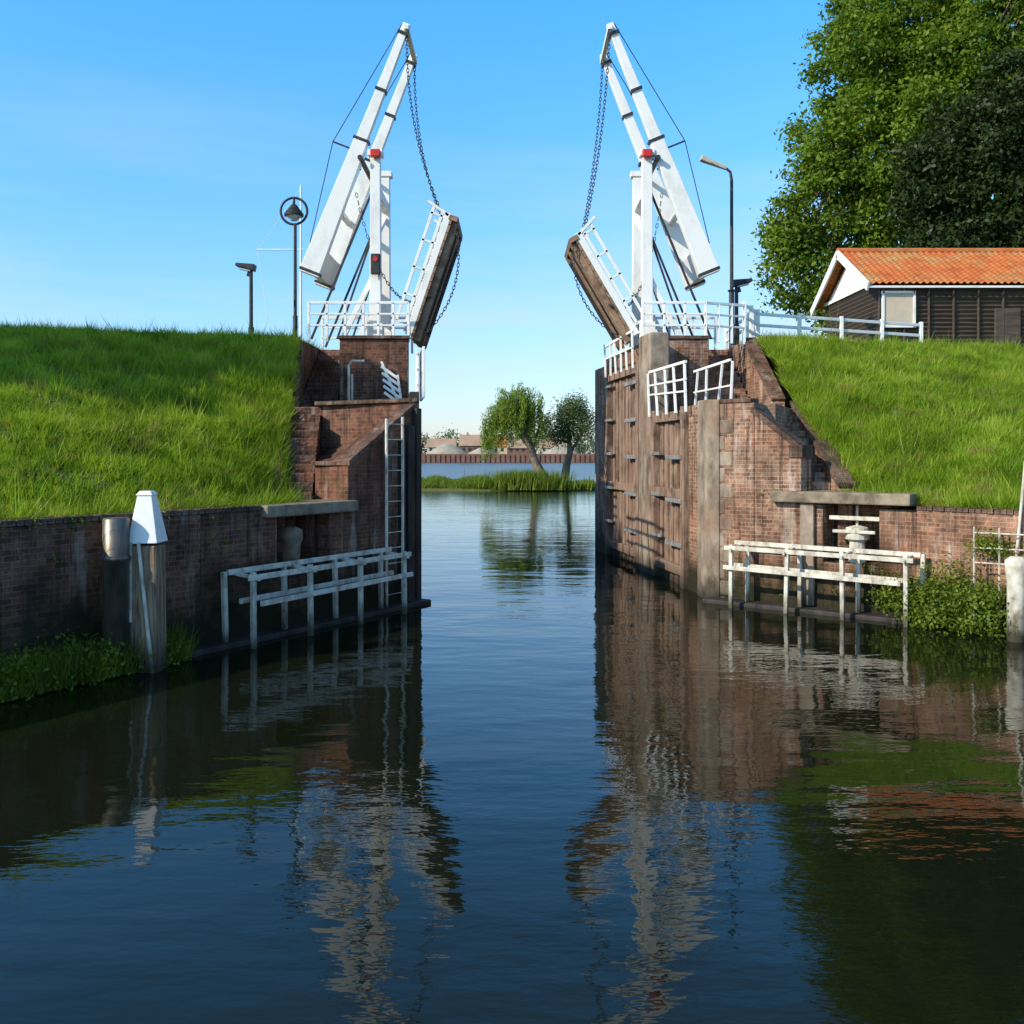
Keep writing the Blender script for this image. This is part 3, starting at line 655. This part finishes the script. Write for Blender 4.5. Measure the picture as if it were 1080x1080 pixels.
tree('willow_tree', (3.0, 83, .3), (.3, 83, 6.6), lw, 260, 90, (.14, .14, 1.25), .12, 'leafw', .5, 6, droop=1, aspect=.3)
lw2 = [(5.2, 85, 6.3, 1.3), (4.2, 85, 5.0, .9), (6.3, 85, 5.2, 1.2), (5.9, 85, 7.4, .8), (4.9, 85, 7.4, .6), (6.8, 85, 6.6, .6)]
tree('willow_tree', (4.7, 85, .3), (5.3, 85, 6.0), lw2, 200, 50, (.32, .32, .4), .12, 'leafw2', .45, 5, aspect=.35)
def weeds(name, centers, per, spread, size):
    leafmesh(name, np.array(centers), per, spread, size, 'weed', up=.6)
cs = []
for i in range(55):
    t = rng.uniform(6.3, 9.6); q = fp(FL, t, .35+rng.uniform(-.15, .25)); cs.append((*q, rng.uniform(.08, .5)*(1 if t > 7.3 else .6)))
weeds('waterside_weeds', cs, 60, (.13, .13, .11), .035)
P = []
for i in range(3800):
    t = rng.uniform(6.2, 10); P.append((*fp(FL, t, .3+rng.uniform(-.18, .3)), .02))
blades('waterside_weeds', np.array(P), .46, .011, 'weed', lean=.4)
cs = []
for i in range(90):
    f = rng.random(); cs.append((7.0+1.1*f+rng.normal()*.12, 16.85-1.3*f-.2*rng.random(), .1+rng.random()**1.3*1.1*(1-abs(f-.55))))
weeds('shrub', cs, 80, (.14, .14, .12), .035)
cs = [(*fp(FR, 3.75+rng.normal()*.18, .08), .2+rng.random()*.65) for i in range(22)]; weeds('shrub', cs, 45, (.08, .08, .09), .032)
cs = [(8.1+rng.normal()*.25, 15.9+rng.normal()*.15, 1.3+rng.random()*.35) for i in range(24)]; weeds('shrub', cs, 50, (.1, .1, .07), .03)
cs = []
for i in range(34):
    t = rng.uniform(4.5, 11); cs.append((*fp(FL, t, .03), rng.choice([2.12, 1.6, .5])+rng.normal()*.07))
for i in range(14): cs.append((*fp(FR, rng.uniform(.5, 4), .03), rng.choice([2.3, 1.2, .4])+rng.normal()*.08))
leafmesh('wall_fern', np.array(cs), 18, (.07, .05, .05), .026, 'weed')

# ------------------------------------------------------------------ far shore
g = MB(); g.poly([(-4000, 381.4, 3.4), (4000, 381.4, 3.4), (4000, 6000, 3.4), (-4000, 6000, 3.4)], [(0, 1, 2, 3)]); g.build('ground', ['soil'])
b = MB(); X = -160
while X < 160: b.box(X, X+1.1, 380.6, 381.2, -1, 3.1); b.box(X+1.1, X+2, 380.95, 381.25, -1, 3.05); X += 2
b.box(-1500, 1500, 381.25, 381.9, -1, 3.5); b.build('sheet_pile_wall', ['sheet'])
def farhouse(x, y, w_, d_, h, rh, wallc='cream', roof='tile'):
    Hh = empty('distant_house'); b = MB(); b.box(x, x+w_, y, y+d_, 3.3, 3.3+h); b.poly([(x, y, 3.3+h), (x, y+d_, 3.3+h), (x, y+d_/2, 3.3+h+rh-.2), (x+w_, y, 3.3+h), (x+w_, y+d_, 3.3+h), (x+w_, y+d_/2, 3.3+h+rh-.2)], [(0, 2, 1), (3, 4, 5)])
    b.build('walls', [wallc], Hh); b = MB(); z = 3.3+h
    b.poly([(x-.4, y-.5, z-.2), (x+w_+.4, y-.5, z-.2), (x+w_+.4, y+d_/2, z+rh), (x-.4, y+d_/2, z+rh), (x-.4, y+d_+.5, z-.2), (x+w_+.4, y+d_+.5, z-.2)], [(0, 1, 2, 3), (3, 2, 5, 4)])
    b.box(x+w_*.3, x+w_*.3+.8, y+d_/2-.4, y+d_/2+.4, z+rh-1, z+rh+1); b.build('roof', [roof], Hh)
    b = MB(); k = 0
    while x+1+k*2.6 < x+w_-1.2: b.box(x+1+k*2.6, x+2.2+k*2.6, y-.06, y-.01, 4.6, 6); k += 1
    b.build('windows', ['black'], Hh)
farhouse(-36, 402, 12, 9, 3.2, 3.6, 'cream', 'brownroof'); farhouse(-22, 400, 9, 8, 3.8, 4.6, 'sheet', 'brownroof'); farhouse(-11, 405, 9, 9, 3.6, 4, 'cream', 'tile'); farhouse(-2, 398, 10, 9, 2.8, 3.4, 'sheet', 'brownroof'); farhouse(12, 402, 12, 9, 3, 3.5, 'cream', 'brownroof'); farhouse(-52, 404, 13, 9, 3, 3.5, 'sheet', 'tile')
b = MB()
for (x, r, h) in ((-27, 9, 4.5), (-12, 7, 3), (20, 8, 4)):
    k = len(b.v); n = 18
    for j, (f, z) in enumerate(((1, 0), (.7, .4), (.35, .8), (.05, 1))):
        for i in range(n): a_ = 2*math.pi*i/n; b.v.append((x+r*f*math.cos(a_)*(1+.1*math.sin(3*a_+j)), 391+r*.6*f*math.sin(a_), 3.3+h*z))
    for j in range(3):
        for i in range(n): b.f.append((k+j*n+i, k+j*n+(i+1) % n, k+(j+1)*n+(i+1) % n, k+(j+1)*n+i)); b.m.append(0)
b.build('gravel_heap', ['gravel'], None, 0, True)
n = 900; X = rng.uniform(-260, 260, n); C = np.column_stack([X, rng.uniform(430, 460, n), 3.5+rng.random(n)*(7+2.5*np.sin(X*.13)+2*np.sin(X*.37))])
leafmesh('distant_trees', C, 45, (2.2, 2.2, 1.4), .6, 'far')

# ------------------------------------------------------------------ sky, sun, camera
el, az = R(31), math.atan2(-.86, -.51)
wd = bpy.data.worlds.new('World'); scene.world = wd; wd.use_nodes = True; nt = wd.node_tree; nt.nodes.clear()
sky = nt.nodes.new('ShaderNodeTexSky'); sky.sky_type = 'NISHITA'; sky.sun_disc = False; sky.sun_elevation = el; sky.sun_rotation = az % (2*math.pi)
sky.air_density = 1.0; sky.dust_density = .6; sky.ozone_density = 2.0; sky.altitude = 0
tc = nt.nodes.new('ShaderNodeTexCoord'); mp = nt.nodes.new('ShaderNodeMapping'); mp.inputs['Scale'].default_value = (1.2, 1.2, 9); mp.inputs['Location'].default_value = (3.1, .4, .3)
nt.links.new(tc.outputs['Generated'], mp.inputs[0]); cn = noise(nt, mp.outputs[0], 1.6, 7, .55)
sep = nt.nodes.new('ShaderNodeSeparateXYZ'); nt.links.new(tc.outputs['Generated'], sep.inputs[0])
tint = mixc(nt, rampf(nt, sep.outputs[2], 0, .42), (1.12, 1.12, 1.34), (.62, 1.72, 2.3))
tint = mixc(nt, rampf(nt, sep.outputs[2], .44, .66), tint, (.72, .98, 1.05))
col = mixc(nt, 1., sky.outputs[0], tint, 'MULTIPLY')
band = rampf(nt, sep.outputs[2], .38, .1); mm = nt.nodes.new('ShaderNodeMath'); mm.operation = 'MULTIPLY'; nt.links.new(rampf(nt, cn, .46, .72, 0, .55), mm.inputs[0]); nt.links.new(band, mm.inputs[1])
col = mixc(nt, mm.outputs[0], col, (4.9, 5.5, 6.0, 1))
bg = nt.nodes.new('ShaderNodeBackground'); bg.inputs[1].default_value = .15; nt.links.new(col, bg.inputs[0])
wo = nt.nodes.new('ShaderNodeOutputWorld'); nt.links.new(bg.outputs[0], wo.inputs[0])
sd = bpy.data.lights.new('sun', 'SUN'); sd.energy = 5.0; sd.angle = R(.5); sd.color = (1, .91, .75)
so = link(bpy.data.objects.new('sun', sd))
dirv = Vector((math.sin(az)*math.cos(el), math.cos(az)*math.cos(el), math.sin(el))); so.rotation_euler = dirv.to_track_quat('Z', 'Y').to_euler(); so.location = (-40, -20, 40)
cam = bpy.data.cameras.new('camera'); cam.lens = 33.33; cam.sensor_width = 36; cam.shift_y = -.0556; cam.clip_end = 12000; cam.clip_start = .1
co = link(bpy.data.objects.new('camera', cam)); co.location = (0, 0, 3); co.rotation_euler = (R(90), 0, 0); scene.camera = co
scene.view_settings.view_transform = 'Standard'; scene.view_settings.look = 'None'; scene.view_settings.exposure = 0
